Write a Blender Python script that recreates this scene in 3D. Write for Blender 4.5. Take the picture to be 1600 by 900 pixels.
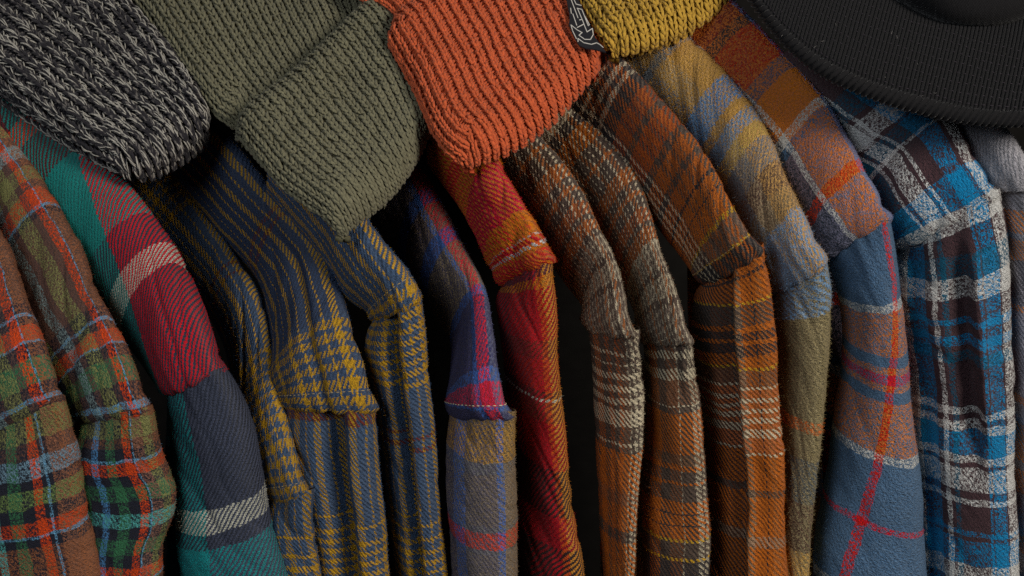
import bpy, math, random
import numpy as np
from mathutils import Vector

random.seed(7)
rng = np.random.default_rng(11)
S = bpy.context.scene
for o in list(bpy.data.objects):
    bpy.data.objects.remove(o)
COL = S.collection

# ------------------------------------------------------------------ camera
MPP = 0.0006                      # metres per photo pixel at the front of the rail
PITCH = math.radians(20)
D0 = 1.5
Z0 = 1.30
CAM = np.array([0.0, -D0 * math.cos(PITCH), Z0 + D0 * math.sin(PITCH)])
FWD = np.array([0.0, math.cos(PITCH), -math.sin(PITCH)])
UP = np.array([0.0, math.sin(PITCH), math.cos(PITCH)])
RIGHT = np.array([1.0, 0.0, 0.0])
cd = bpy.data.cameras.new('camera')
cam = bpy.data.objects.new('camera', cd)
COL.objects.link(cam)
cam.location = CAM
cam.rotation_euler = (math.pi / 2 - PITCH, 0, 0)
cd.sensor_width = 36
cd.lens = 36 * D0 / (1600 * MPP)
cd.clip_start = 0.05
cd.clip_end = 100
cd.dof.use_dof = True
cd.dof.focus_distance = 1.52
cd.dof.aperture_fstop = 11
S.camera = cam

# ------------------------------------------------------------------ light
W = bpy.data.worlds.new('World')
S.world = W
W.use_nodes = True
W.node_tree.nodes['Background'].inputs[0].default_value = (0.80, 0.90, 1.0, 1)
W.node_tree.nodes['Background'].inputs[1].default_value = 0.015


def area(name, loc, target, size, power, col):
    l = bpy.data.lights.new(name, 'AREA')
    l.shape = 'DISK'
    l.size = size
    l.energy = power
    l.color = col
    o = bpy.data.objects.new(name, l)
    COL.objects.link(o)
    o.location = loc
    o.rotation_euler = (Vector(target) - Vector(loc)).to_track_quat('-Z', 'Y').to_euler()


area('key_lamp', (1.95, -2.75, 3.15), (-0.05, 0.05, 1.25), 0.95, 106, (1.0, 0.93, 0.84))
area('fill_light', (-1.0, -1.8, 2.5), (-0.3, 0.0, 1.25), 1.0, 13, (0.86, 0.93, 1.0))  # added soft fill from the front left, brightens the left half
S.view_settings.view_transform = 'Standard'
S.view_settings.look = 'None'
S.view_settings.exposure = 0.0
S.view_settings.gamma = 1.0
S.render.engine = 'CYCLES'
S.cycles.max_bounces = 4
S.cycles.diffuse_bounces = 2
S.cycles.use_denoising = False


# ------------------------------------------------------------------ helpers
def ray(px, py):
    x = (np.asarray(px, float) - 800) * MPP / D0
    y = (450 - np.asarray(py, float)) * MPP / D0
    return FWD + x[..., None] * RIGHT + y[..., None] * UP


def at_y(px, py, Y):
    d = ray(px, py)
    t = (np.asarray(Y, float) - CAM[1]) / d[..., 1]
    return CAM + d * t[..., None]


def at_plane(px, py, p0, n):
    d = ray(px, py)
    t = ((p0 - CAM) @ n) / (d @ n)
    return CAM + d * t[..., None]


def norm(v):
    return v / np.maximum(np.linalg.norm(v, axis=-1, keepdims=True), 1e-12)


def lin(c):
    r = []
    for v in c[:3]:
        v = v / 255
        r.append(v / 12.92 if v <= 0.04045 else ((v + 0.055) / 1.055) ** 2.4)
    return r


GAIN = 1.6


def alb(c):
    l = lin(c)
    g = 0.3 * l[0] + 0.55 * l[1] + 0.15 * l[2]
    l = [min(0.8, (v * 0.95 + g * 0.05) * GAIN) for v in l]
    return (*l, 1.0)


def mesh_object(name, verts, faces, mat, parent=None, uvs=None, smooth=True):
    """verts (N,3); faces (M,4) or (M,3) int array; uvs per vertex (N,2)"""
    me = bpy.data.meshes.new(name)
    verts = np.ascontiguousarray(verts, dtype=np.float32)
    faces = np.ascontiguousarray(faces, dtype=np.int32)
    k = faces.shape[1]
    me.vertices.add(len(verts))
    me.vertices.foreach_set('co', verts.ravel())
    me.loops.add(faces.size)
    me.loops.foreach_set('vertex_index', faces.ravel())
    me.polygons.add(len(faces))
    me.polygons.foreach_set('loop_start', np.arange(0, faces.size, k, dtype=np.int32))
    me.update(calc_edges=True)
    if uvs is not None:
        l = me.uv_layers.new(name='UVMap')
        l.data.foreach_set('uv', np.ascontiguousarray(uvs[faces.ravel()], dtype=np.float32).ravel())
    me.polygons.foreach_set('use_smooth', np.full(len(faces), smooth))
    me.validate()
    me.materials.append(mat)
    o = bpy.data.objects.new(name, me)
    COL.objects.link(o)
    if parent is not None:
        o.parent = parent
        o.matrix_parent_inverse = parent.matrix_basis.inverted()
    return o


def thing(name, label, cat, loc, group=None):
    o = bpy.data.objects.new(name, None)
    o.empty_display_size = 0.03
    COL.objects.link(o)
    o.location = loc
    o['label'] = label
    o['category'] = cat
    if group:
        o['group'] = group
    return o


def grid_faces(nr, nc):
    i, j = np.meshgrid(np.arange(nr - 1), np.arange(nc - 1), indexing='ij')
    a = (i * nc + j).ravel()
    return np.stack([a, a + 1, a + nc + 1, a + nc], 1)


def grid_normals(P):
    du = np.gradient(P, axis=1)
    dv = np.gradient(P, axis=0)
    return norm(np.cross(du, dv))


def catmull(K, n):
    """resample key rows K (m,d) to n rows along chord length of the first two columns"""
    K = np.asarray(K, float)
    d = np.r_[0, np.cumsum(np.hypot(*np.diff(K[:, :2], axis=0).T))]
    m = np.gradient(K, d, axis=0)
    t = np.linspace(0, d[-1], n)
    i = np.clip(np.searchsorted(d, t, 'right') - 1, 0, len(d) - 2)
    h = (d[i + 1] - d[i])[:, None]
    s = ((t - d[i])[:, None]) / h
    return ((2 * s**3 - 3 * s**2 + 1) * K[i] + (s**3 - 2 * s**2 + s) * h * m[i]
            + (-2 * s**3 + 3 * s**2) * K[i + 1] + (s**3 - s**2) * h * m[i + 1])


def wob(a, b, seed, n=5, fa=1.0, fb=1.0):
    r = np.random.default_rng(seed)
    out = 0
    for k in range(n):
        out = out + np.sin(a * fa * r.uniform(.4, 1.6) + b * fb * r.uniform(.4, 1.6) + r.uniform(0, 6.28)) * r.uniform(.4, 1)
    return out / n


# ------------------------------------------------------------------ materials
class NT:
    def __init__(self, name):
        self.m = bpy.data.materials.new(name)
        self.m.use_nodes = True
        self.t = self.m.node_tree
        self.b = self.t.nodes['Principled BSDF']

    def node(self, ty, **kw):
        n = self.t.nodes.new(ty)
        for k, v in kw.items():
            setattr(n, k, v)
        return n

    def put(self, sock, v):
        if isinstance(v, bpy.types.NodeSocket):
            self.t.links.new(v, sock)
        else:
            sock.default_value = v

    def m_(self, op, a, b=0.0, c=0.0):
        n = self.node('ShaderNodeMath', operation=op)
        self.put(n.inputs[0], a)
        self.put(n.inputs[1], b)
        self.put(n.inputs[2], c)
        return n.outputs[0]

    def comb(self, x, y, z=0.0):
        n = self.node('ShaderNodeCombineXYZ')
        self.put(n.inputs[0], x); self.put(n.inputs[1], y); self.put(n.inputs[2], z)
        return n.outputs[0]

    def noise(self, vec, scale, detail=2.0, rough=0.5):
        n = self.node('ShaderNodeTexNoise')
        self.put(n.inputs['Vector'], vec)
        n.inputs['Scale'].default_value = scale
        n.inputs['Detail'].default_value = detail
        n.inputs['Roughness'].default_value = rough
        return n

    def mix(self, f, a, b):
        n = self.node('ShaderNodeMix', data_type='RGBA')
        self.put(n.inputs[0], f); self.put(n.inputs[6], a); self.put(n.inputs[7], b)
        return n.outputs[2]

    def uv(self):
        n = self.node('ShaderNodeUVMap', uv_map='UVMap')
        s = self.node('ShaderNodeSeparateXYZ')
        self.t.links.new(n.outputs[0], s.inputs[0])
        return s.outputs[0], s.outputs[1]

    def stripes(self, x, stops):
        """constant colour bands; stops [(start position, colour)] in the units of x"""
        out = None
        stops = sorted(stops, key=lambda s: s[0])
        while stops:
            chunk, stops = stops[:30], stops[30:]
            lo, hi = chunk[0][0], chunk[-1][0] + 1.0
            r = self.node('ShaderNodeValToRGB')
            r.color_ramp.interpolation = 'CONSTANT'
            el = r.color_ramp.elements
            el[0].position = 0.0
            el[0].color = alb(chunk[0][1])
            el[1].position = 1.0
            el[1].color = alb(chunk[-1][1])
            for p, c in chunk[1:]:
                e = el.new((p - lo) / (hi - lo))
                e.color = alb(c)
            self.put(r.inputs[0], self.m_('DIVIDE', self.m_('SUBTRACT', x, lo), hi - lo))
            if out is None:
                out = r.outputs[0]
            else:
                out = self.mix(self.m_('GREATER_THAN', x, lo), out, r.outputs[0])
        return out


def fabric(name, warp, weft, cell=2.6, twill=1, nap=0.5, ragged=1.5, kshear=0.0, bump=0.80, heather=0.22, wormy=0.0):
    n = NT(name)
    u0, v0 = n.uv()
    if kshear:
        u0 = n.m_('MULTIPLY_ADD', v0, kshear, u0)
    vec = n.comb(u0, v0)
    # drifting yarns
    d1 = n.noise(vec, 0.030, 1.0)
    sep = n.node('ShaderNodeSeparateColor')
    n.t.links.new(d1.outputs['Color'], sep.inputs[0])
    u = n.m_('MULTIPLY_ADD', n.m_('SUBTRACT', sep.outputs[0], .5), 9.0, u0)
    v = n.m_('MULTIPLY_ADD', n.m_('SUBTRACT', sep.outputs[1], .5), 9.0, v0)
    # ragged stripe edges (napped yarn ends)
    d2 = n.noise(vec, 0.24, 2.0, 0.6)
    sp2 = n.node('ShaderNodeSeparateColor')
    n.t.links.new(d2.outputs['Color'], sp2.inputs[0])
    ur = n.m_('MULTIPLY_ADD', n.m_('SUBTRACT', sp2.outputs[0], .5), ragged * 3, u)
    vr = n.m_('MULTIPLY_ADD', n.m_('SUBTRACT', sp2.outputs[1], .5), ragged * 3, v)
    i = n.m_('FLOOR', n.m_('DIVIDE', ur, cell))
    j = n.m_('FLOOR', n.m_('DIVIDE', vr, cell))
    uq = n.m_('MULTIPLY', n.m_('ADD', i, .5), cell)
    vq = n.m_('MULTIPLY', n.m_('ADD', j, .5), cell)
    cw = n.stripes(uq, warp)
    cf = n.stripes(vq, weft)
    # which yarn lies on top: 2/2 twill, broken up by the nap
    iu = n.m_('FLOOR', n.m_('DIVIDE', u, cell))
    jv = n.m_('FLOOR', n.m_('DIVIDE', v, cell))
    tw = n.m_('FRACT', n.m_('DIVIDE', n.m_('MULTIPLY_ADD', jv, float(twill), iu), 4.0))
    tw = n.m_('FRACT', n.m_('ADD', tw, 1.0))
    top = n.m_('LESS_THAN', tw, 0.45)
    nz = n.noise(vec, 0.30, 2.0, 0.6)
    if wormy:
        wv = n.node('ShaderNodeTexNoise')
        n.put(wv.inputs['Vector'], vec)
        wv.inputs['Scale'].default_value = 0.25
        wv.inputs['Detail'].default_value = 1.0
        wv.inputs['Distortion'].default_value = 1.6
        wm = n.m_('MULTIPLY_ADD', n.m_('SUBTRACT', wv.outputs[0], .5), 6.0, .5)
        wm = n.m_('MINIMUM', n.m_('MAXIMUM', wm, 0.0), 1.0)
        top = n.m_('ADD', n.m_('MULTIPLY', top, 1 - wormy), n.m_('MULTIPLY', wm, wormy))
    top = n.m_('MULTIPLY_ADD', n.m_('SUBTRACT', nz.outputs[0], .5), nap * 3.2, top)
    mr = n.node('ShaderNodeMapRange')
    mr.inputs[1].default_value = .28 - .14 * wormy
    mr.inputs[2].default_value = .72 + .14 * wormy
    n.put(mr.inputs[0], top)
    col = n.mix(mr.outputs[0], cf, cw)
    # melange inside the yarn
    hz = n.noise(vec, 0.55, 3.0, 0.65)
    hv = n.m_('MULTIPLY_ADD', n.m_('SUBTRACT', hz.outputs[0], .5), heather * 6, 1.0)
    hv = n.m_('MULTIPLY', hv, n.m_('MULTIPLY_ADD', n.m_('SUBTRACT', nz.outputs[0], .5), heather * 5, 1.0))
    big = n.noise(vec, 0.012, 2.0)
    hv = n.m_('MULTIPLY', hv, n.m_('MULTIPLY_ADD', n.m_('SUBTRACT', big.outputs[0], .5), 0.5, 1.0))
    hsv = n.node('ShaderNodeHueSaturation')
    n.put(hsv.inputs['Value'], n.m_('MULTIPLY', hv, 1.12))
    hsv.inputs['Saturation'].default_value = 1.08
    n.put(hsv.inputs['Color'], col)
    n.put(n.b.inputs['Base Color'], hsv.outputs[0])
    n.b.inputs['Roughness'].default_value = 1.0
    n.b.inputs['Specular IOR Level'].default_value = 0.08
    n.b.inputs['Sheen Weight'].default_value = 0.10
    n.b.inputs['Sheen Roughness'].default_value = 0.6
    # relief: twill ribs + nap
    rib = n.m_('FRACT', n.m_('DIVIDE', n.m_('MULTIPLY_ADD', v, float(twill), u), cell * 4.0))
    rib = n.m_('ABSOLUTE', n.m_('SUBTRACT', n.m_('FRACT', n.m_('ADD', rib, 1.0)), .5))
    hgt = n.m_('MULTIPLY_ADD', rib, 1.6 * (1 - wormy * .7), n.m_('MULTIPLY', nz.outputs[0], 1.3 + nap))
    hgt = n.m_('ADD', hgt, n.m_('MULTIPLY', hz.outputs[0], 1.5))
    if wormy:
        hgt = n.m_('ADD', hgt, n.m_('MULTIPLY', wv.outputs[0], 2.6 * wormy))
    bp = n.node('ShaderNodeBump')
    bp.inputs['Strength'].default_value = bump
    bp.inputs['Distance'].default_value = 0.0034
    n.put(bp.inputs['Height'], hgt)
    n.t.links.new(bp.outputs[0], n.b.inputs['Normal'])
    return n.m


def yarn(name, col, dark=0.6, var=0.35, marl=None):
    """spun yarn: u runs along the strand, v round it"""
    n = NT(name)
    u, v = n.uv()
    geo = n.node('ShaderNodeTexCoord')
    fib = n.noise(n.comb(n.m_('MULTIPLY', n.m_('ADD', u, n.m_('MULTIPLY', v, 1.2)), 3.0), n.m_('MULTIPLY', v, 9.0)), 1.6, 3.0, 0.7)
    pos = n.noise(geo.outputs['Object'], 260.0, 2.0)
    big = n.noise(geo.outputs['Object'], 22.0, 2.0)
    val = n.m_('ADD', 1.0, n.m_('MULTIPLY', n.m_('SUBTRACT', fib.outputs[0], .5), var * 2.2))
    val = n.m_('ADD', val, n.m_('MULTIPLY', n.m_('SUBTRACT', pos.outputs[0], .5), var * 1.6))
    val = n.m_('ADD', val, n.m_('MULTIPLY', n.m_('SUBTRACT', big.outputs[0], .5), var * .9))
    base = n.node('ShaderNodeRGB').outputs[0]
    base.default_value = alb(col)
    c = base
    if marl:
        ply = n.m_('FRACT', n.m_('ADD', n.m_('MULTIPLY_ADD', u, 0.62, n.m_('MULTIPLY', v, 1.0)),
                                 n.m_('MULTIPLY', pos.outputs[0], 0.5)))
        c = n.mix(n.m_('LESS_THAN', ply, marl[1]), base, alb(marl[0]))
    hsv = n.node('ShaderNodeHueSaturation')
    n.put(hsv.inputs['Value'], val)
    n.put(hsv.inputs['Color'], c)
    n.put(n.b.inputs['Base Color'], hsv.outputs[0])
    n.b.inputs['Roughness'].default_value = 0.95
    n.b.inputs['Specular IOR Level'].default_value = 0.12
    n.b.inputs['Sheen Weight'].default_value = 0.12
    ply2 = n.m_('SINE', n.m_('MULTIPLY', n.m_('ADD', n.m_('MULTIPLY', u, 1.5), v), 6.2832 * 2))
    bp = n.node('ShaderNodeBump')
    bp.inputs['Strength'].default_value = 0.6
    bp.inputs['Distance'].default_value = 0.0008
    n.put(bp.inputs['Height'], n.m_('MULTIPLY_ADD', ply2, .35, n.m_('MULTIPLY', fib.outputs[0], 1.6)))
    n.t.links.new(bp.outputs[0], n.b.inputs['Normal'])
    return n.m


def plain(name, col, rough=0.9, spec=0.2, noise=0.0, scale=300.0, linear=None):
    n = NT(name)
    a = linear if linear else alb(col)
    if noise:
        tc = n.node('ShaderNodeTexCoord')
        z = n.noise(tc.outputs['Object'], scale, 3.0)
        hsv = n.node('ShaderNodeHueSaturation')
        hsv.inputs['Color'].default_value = a
        n.put(hsv.inputs['Value'], n.m_('MULTIPLY_ADD', n.m_('SUBTRACT', z.outputs[0], .5), noise * 4, 1.0))
        n.put(n.b.inputs['Base Color'], hsv.outputs[0])
        bp = n.node('ShaderNodeBump')
        bp.inputs['Strength'].default_value = .4
        bp.inputs['Distance'].default_value = .0006
        n.put(bp.inputs['Height'], z.outputs[0])
        n.t.links.new(bp.outputs[0], n.b.inputs['Normal'])
    else:
        n.b.inputs['Base Color'].default_value = a
    n.b.inputs['Roughness'].default_value = rough
    n.b.inputs['Specular IOR Level'].default_value = spec
    return n.m


# ------------------------------------------------------------------ backdrop
Y_WALL = 0.85
wall_mat = plain('unlit_backdrop', (0, 0, 0), 0.9, 0.1, 0.2, 40.0, (0.012, 0.011, 0.010, 1))  # near-black colour stands in for the unlit depth behind the shirts
wv = np.array([[-2.5, Y_WALL, 0], [2.5, Y_WALL, 0], [2.5, Y_WALL, 3], [-2.5, Y_WALL, 3],
               [-2.5, Y_WALL + .1, 0], [2.5, Y_WALL + .1, 0], [2.5, Y_WALL + .1, 3], [-2.5, Y_WALL + .1, 3]])
wf = np.array([[0, 1, 2, 3], [5, 4, 7, 6], [4, 0, 3, 7], [1, 5, 6, 2], [3, 2, 6, 7], [4, 5, 1, 0]])
wall = mesh_object('wall', wv, wf, wall_mat, smooth=False)
wall['kind'] = 'structure'


# ------------------------------------------------------------------ cloth tubes
def warp_from_f(spec, fu):
    """[(projected fraction from the outer edge, colour)] -> [(u, colour)]"""
    return [(fu(f), c) for f, c in spec]


class Tube:
    """flattened cloth tube lofted through stations (rx, ry, w, tilt, y): its outer
    (right) edge, its width and slope, and how far back it lies"""

    def __init__(self, K, n, B, delta, seed, lip=False, cuffstart=False, folds=(), wr=1.0, nu=112, start=None):
        K = catmull(K, n)
        self.n, self.nu = n, nu
        R = at_y(K[:, 0], K[:, 1], K[:, 4])
        L = at_y(K[:, 0] - K[:, 2], K[:, 1] + K[:, 3], K[:, 4])
        C = (R + L) / 2
        e1 = (R - L) / 2
        T = np.gradient(C, axis=0)
        k = np.array([1, 2, 3, 4, 5, 4, 3, 2, 1.]); k /= k.sum()
        T = np.stack([np.convolve(np.pad(T[:, a], 4, 'edge'), k, 'valid') for a in range(3)], 1)
        e2 = norm(np.cross(T, e1))
        e2 *= np.sign(np.sum(e2 * (CAM - C), 1, keepdims=True))
        v = np.r_[0, np.cumsum(np.hypot(*np.diff(K[:, :2], axis=0).T))]
        g = np.ones(n)
        if lip:                       # folded seam allowance at the armhole
            g = 1 + 0.026 * np.exp(-((v - 13) / 10) ** 2) - 0.025 * np.exp(-((v - 31) / 4) ** 2)
            g -= 0.09 * np.clip(1 - v / 8, 0, 1) ** 2
        if cuffstart:
            g = 0.955 + 0.045 * np.clip(v / 60, 0, 1)
        ph = np.linspace(math.radians(-75), math.radians(285), nu)
        Bv = np.asarray(B) * np.ones(n)
        dl = delta * np.ones(n)
        if start:                     # leaves the armhole with the shoulder's own section
            k = np.clip(v / 90, 0, 1); k = k * k * (3 - 2 * k)
            Bv = start[0] * (1 - k) + B * k
            dl = start[1] * (1 - k) + delta * k
            e2 = norm(start[2][None] * (1 - k)[:, None] + e2 * k[:, None])
        self.e2_end = e2[0]
        c1 = np.cos(ph)
        c2 = np.sin(ph[None] + dl[:, None])
        P = C[:, None] + g[:, None, None] * (e1[:, None] * c1[None, :, None] + (e2 * Bv[:, None])[:, None] * c2[:, :, None])
        # keep the outer edge where it was measured
        def to_px(Q):
            d = Q - CAM
            z = d @ FWD
            return np.stack([800 + (d @ RIGHT) / z * D0 / MPP, 450 - (d @ UP) / z * D0 / MPP], -1)
        ax = norm(np.stack([K[:, 2], -K[:, 3]], 1))
        half = np.hypot(K[:, 2], K[:, 3]) / 2
        for _ in range(2):
            cpx = np.stack([K[:, 0] - K[:, 2] / 2, K[:, 1] + K[:, 3] / 2], 1)
            sm = np.max(np.sum((to_px(P) - cpx[:, None]) * ax[:, None], -1), 1)
            sh_ = np.clip(half - sm, -45, 45)
            kk = np.ones(15) / 15
            sh_ = np.convolve(np.pad(sh_, 7, 'edge'), kk, 'valid')
            P = P + (norm(e1) * (sh_ * MPP)[:, None])[:, None]
            C = C + norm(e1) * (sh_ * MPP)[:, None]
        # creases and slack
        f = (1 - np.cos(ph)) / 2
        N = grid_normals(P)
        sgn = np.sign(np.sum(N * (P - C[:, None]), -1, keepdims=True))
        N = N * sgn
        vm = v[:, None] * MPP
        fm = np.where((ph > 0) & (ph < math.pi), f, np.where(ph <= 0, -f, 2 - f))[None, :]
        disp = wr * 0.0040 * wob(vm * 1.0, fm * 1.0, seed, 6, 38, 5) + wr * 0.0008 * wob(vm, fm, seed + 1, 6, 110, 9)
        disp = disp + 0.0005 * wob(vm, fm, seed + 2, 6, 300, 30)
        cr = wob(vm, fm, seed + 5, 6, 60, 8)
        disp = disp - wr * 0.0026 * np.exp(-(cr / .07) ** 2) * np.clip(wob(vm, fm, seed + 6, 4, 25, 4) + .35, 0, 1)
        if lip or cuffstart:          # puckers at the seam
            disp = disp + 0.0008 * np.exp(-v[:, None] / 40) * np.sin(fm * 26 + 2 * np.sin(fm * 7 + seed))
        for (f0, slope, amp, wid, v0, v1) in folds:
            fc = f0 + slope * v[:, None] / 100
            win = 1 / (1 + np.exp(-(v[:, None] - v0) / 14)) / (1 + np.exp((v[:, None] - v1) / 14))
            disp = disp + amp * win * np.exp(-((fm - fc) / wid) ** 2)
        P = P + N * disp[..., None]
        self.P, self.N = P, N
        # cloth coordinates in photo pixels
        mid = n // 2
        arc = np.r_[0, np.cumsum(np.linalg.norm(np.diff(P[mid], axis=0), axis=1))] / MPP
        i0 = np.interp(0, ph, arc)
        u = arc - i0
        self.UV = np.stack(np.broadcast_arrays(u[None, :], v[:, None]), -1)
        self.fu = lambda q: float(np.interp(math.acos(max(-1, min(1, 1 - 2 * q))), ph, u)) if 0 <= q <= 1 else (q * 200 if q < 0 else float(np.interp(math.pi, ph, u)) + (q - 1) * 150)
        self.ph = ph

    def build(self, name, mat, parent):
        return mesh_object(name, self.P.reshape(-1, 3), grid_faces(self.n, self.nu), mat, parent, self.UV.reshape(-1, 2))

    def fibres(self, count, ln=0.004):
        """loose fibre ends standing off the nap"""
        r = rng
        i = r.uniform(1, self.n - 2, count)
        sel = np.where((self.ph > -0.9) & (self.ph < 2.9))[0]
        j = r.uniform(sel[0], sel[-1] - 1, count)
        i0, j0 = i.astype(int), j.astype(int)
        a, b = (i - i0)[:, None], (j - j0)[:, None]
        def s(A):
            return (A[i0, j0] * (1 - a) * (1 - b) + A[i0 + 1, j0] * a * (1 - b)
                    + A[i0, j0 + 1] * (1 - a) * b + A[i0 + 1, j0 + 1] * a * b)
        p, nn, uv = s(self.P), norm(s(self.N)), s(self.UV)
        rd = norm(r.normal(size=(count, 3)))
        d = norm(nn * r.uniform(.25, 1.0, (count, 1)) + rd * 0.8)
        L = ln * r.uniform(.35, 1.25, (count, 1)) ** 1.5
        side = norm(np.cross(d, norm(CAM - p))) * 0.00006
        d2 = norm(d + norm(r.normal(size=(count, 3))) * .7)
        m = p + d * L * .55
        t = m + d2 * L * .5
        p = p - nn * .0004
        V = np.stack([p - side, p + side, m + side * .8, m - side * .8, t], 1).reshape(-1, 3)
        k = np.arange(count)[:, None] * 5
        F = np.concatenate([k + [0, 1, 2], k + [0, 2, 3], k + [3, 2, 4]])
        return V, F, np.repeat(uv, 5, 0)


def capsule_rows(pts, nrm, dash, gap, rad):
    """a row of thread dashes along a polyline"""
    seg = np.linalg.norm(np.diff(pts, axis=0), axis=1)
    d = np.r_[0, np.cumsum(seg)]
    out_v, out_f = [], []
    t = rng.uniform(0, dash)
    k = 0
    while t + dash < d[-1]:
        q = [np.array([np.interp(t + dash * s, d, pts[:, a]) for a in range(3)]) for s in (0, .25, .5, .75, 1)]
        nn = norm(np.array([np.interp(t + dash * .5, d, nrm[:, a]) for a in range(3)]))
        ax = norm(q[4] - q[0])
        sd = norm(np.cross(ax, nn))
        base = len(out_v)
        for s, qq in enumerate(q):
            rr = rad * (0.35, .9, 1, .9, .35)[s]
            lift = rad * (-.6, .25, .5, .25, -.6)[s]
            for w in range(6):
                an = w * math.pi / 3
                out_v.append(qq + nn * lift + (sd * math.cos(an) + nn * math.sin(an)) * rr)
        for s in range(4):
            for w in range(6):
                a = base + s * 6 + w
                b = base + s * 6 + (w + 1) % 6
                out_f.append((a, b, b + 6, a + 6))
        t += dash + gap
        k += 1
    return np.array(out_v), np.array(out_f)


# colours as they look in the picture
NAVY = (34, 38, 56); RUST = (132, 82, 54); OLIVE = (116, 116, 68); ORANGE = (204, 72, 42)
GREEN = (44, 96, 64); SKY = (92, 140, 172); TEAL2 = (74, 150, 146); BRN = (84, 58, 50)
DKN = (20, 22, 36)


def rep(seq, start, end):
    """repeat [(width, colour)] over start..end"""
    out = []
    p = start
    while p < end:
        for w, c in seq:
            out.append((p, c))
            p += w
    return out


def runs(*a):
    """widths and colours in turn from 0"""
    out = []
    p = 0
    for w, c in a:
        out.append((p, c))
        p += w
    return out


YEL = (174, 134, 44); BLU = (62, 80, 106); DRED = (96, 40, 36); BLU2 = (48, 62, 88)
hound = [(8, YEL), (8, BLU)]
bwarp = [(13, YEL), (12, BLU), (4, YEL), (13, BLU)]

shirts = []


def shirt(label, ridge, seam, sleeve, sh_mat, sl_mat, shB=0.050, shd=50, slB=0.040, sld=42, y0=0.0, folds_sh=(), folds_sl=(),
          thread=(150, 130, 90), seed=1, wr=1.0, torso=True, fib=4500, stitch=True, sh_len=0.0019):
    """ridge: shoulder edge from the seam up (rx, ry, w, tilt); sleeve the same from the seam down"""
    sy = seam[1]

    def back(ry):
        up = max(0.0, (sy - ry)) * MPP
        return y0 + up * up / (up + 0.06) / 0.84
    # the shoulder runs from the seam towards the neck
    shk = [(*seam, y0)] + [(*r, back(r[1])) for r in ridge]
    slk = [(seam[0] - 2, seam[1] - 14, seam[2] - 4, seam[3], y0 + 0.001)] + [(*r, y0 + 0.003 + 0.00001 * (r[1] - sy)) for r in sleeve]
    sh = Tube(shk, 150, shB, math.radians(shd), seed, lip=True, folds=folds_sh, wr=wr)
    sl = Tube(slk, 190, slB, math.radians(sld), seed + 40, cuffstart=True, folds=folds_sl, wr=wr, start=(shB, math.radians(shd), sh.e2_end))
    base = at_y(np.array(sleeve[-1][0] - sleeve[-1][2] / 2.), np.array(900.), np.array(y0))
    t = thing('flannel_shirt', label, 'shirt', base, 'flannel shirts hanging on the rail')
    ms = fabric('flannel', **sh_mat(sh.fu))
    ml = fabric('flannel', **sl_mat(sl.fu))
    yoke = sh.build('shoulder', ms, t)
    slv = sl.build('sleeve', ml, t)
    V, F, UV = sh.fibres(fib, sh_len)
    o = mesh_object('nap', V, F, ms, yoke, UV); o['kind'] = 'stuff'
    V, F, UV = sl.fibres(fib, sh_len)
    o = mesh_object('nap', V, F, ml, slv, UV); o['kind'] = 'stuff'
    if stitch:
        iv = int(np.argmin(np.abs(sh.UV[:, 0, 1] - 29)))
        sel = np.where((sh.ph > -0.4) & (sh.ph < 3.0))[0]
        V, F = capsule_rows(sh.P[iv, sel], sh.N[iv, sel], 0.0042, 0.0022, 0.00042)
        o = mesh_object('topstitch', V, F, plain('sewing_thread', thread, .7, .2), yoke); o['kind'] = 'stuff'
    if torso:
        # the body of the shirt hangs behind the sleeve, further in on the hanger
        rx, ry, w, ti = sleeve[0]
        tk = []
        for q in np.linspace(0, 1, 7):
            yy = (sy + 40) + q * (960 - sy)
            tk.append((rx - 12 + 4 * math.sin(q * 5 + seed), yy, max(40, sleeve[len(sleeve) // 2][2] - 24) + 4 * math.sin(q * 4 + seed), 6, y0 + 0.30 - 0.02 * q))
        tt = Tube(tk, 90, 0.070, math.radians(80), seed + 80, wr=1.2, nu=80)
        tt.build('body', ms, t)
    shirts.append(t)
    return t

# ------------------------------------------------------------------ the shirts, left to right
def tartan_sh(fu):
    return dict(
        warp=warp_from_f([(-.5, RUST), (.06, SKY), (.068, ORANGE), (.15, BRN), (.22, OLIVE), (.38, BRN), (.46, (110, 128, 128)), (.56, BRN),
                          (.66, OLIVE), (.76, DKN), (.82, GREEN), (.92, DKN)], fu),
        weft=runs((16, DKN), (6, SKY), (16, DKN), (26, GREEN), (16, DKN), (4, SKY), (18, ORANGE), (12, DKN), (4, SKY), (18, DKN),
                  (165, (88, 60, 48)), (9, DKN), (6, SKY), (26, ORANGE), (16, BRN), (26, OLIVE), (14, BRN), (26, (120, 138, 140)), (14, BRN), (28, OLIVE),
                  (14, BRN), (26, ORANGE), (20, RUST), (200, BRN)),
        cell=2.6, nap=.75, ragged=1.2, wormy=.8, heather=.2)


def tartan_sl2(fu):
    return dict(
        warp=warp_from_f([(-.5, RUST), (.02, OLIVE), (.08, (120, 84, 70)), (.165, SKY), (.18, DKN), (.20, ORANGE), (.27, DKN), (.37, GREEN), (.47, DKN), (.56, (70, 116, 160)),
                          (.63, DKN), (.74, GREEN), (.85, DKN)], fu),
        weft=runs((12, (118, 80, 52)), (20, OLIVE), (12, (100, 66, 48)), (16, DKN), (5, SKY), (18, ORANGE), (20, DKN), (26, GREEN), (20, DKN), (20, TEAL2), (20, DKN), (26, GREEN),
                  (20, DKN), (18, ORANGE), (6, SKY), (22, DKN), (30, GREEN), (60, DKN)),
        cell=2.4, nap=.7, ragged=1.2, wormy=.8, heather=.22)


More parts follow.
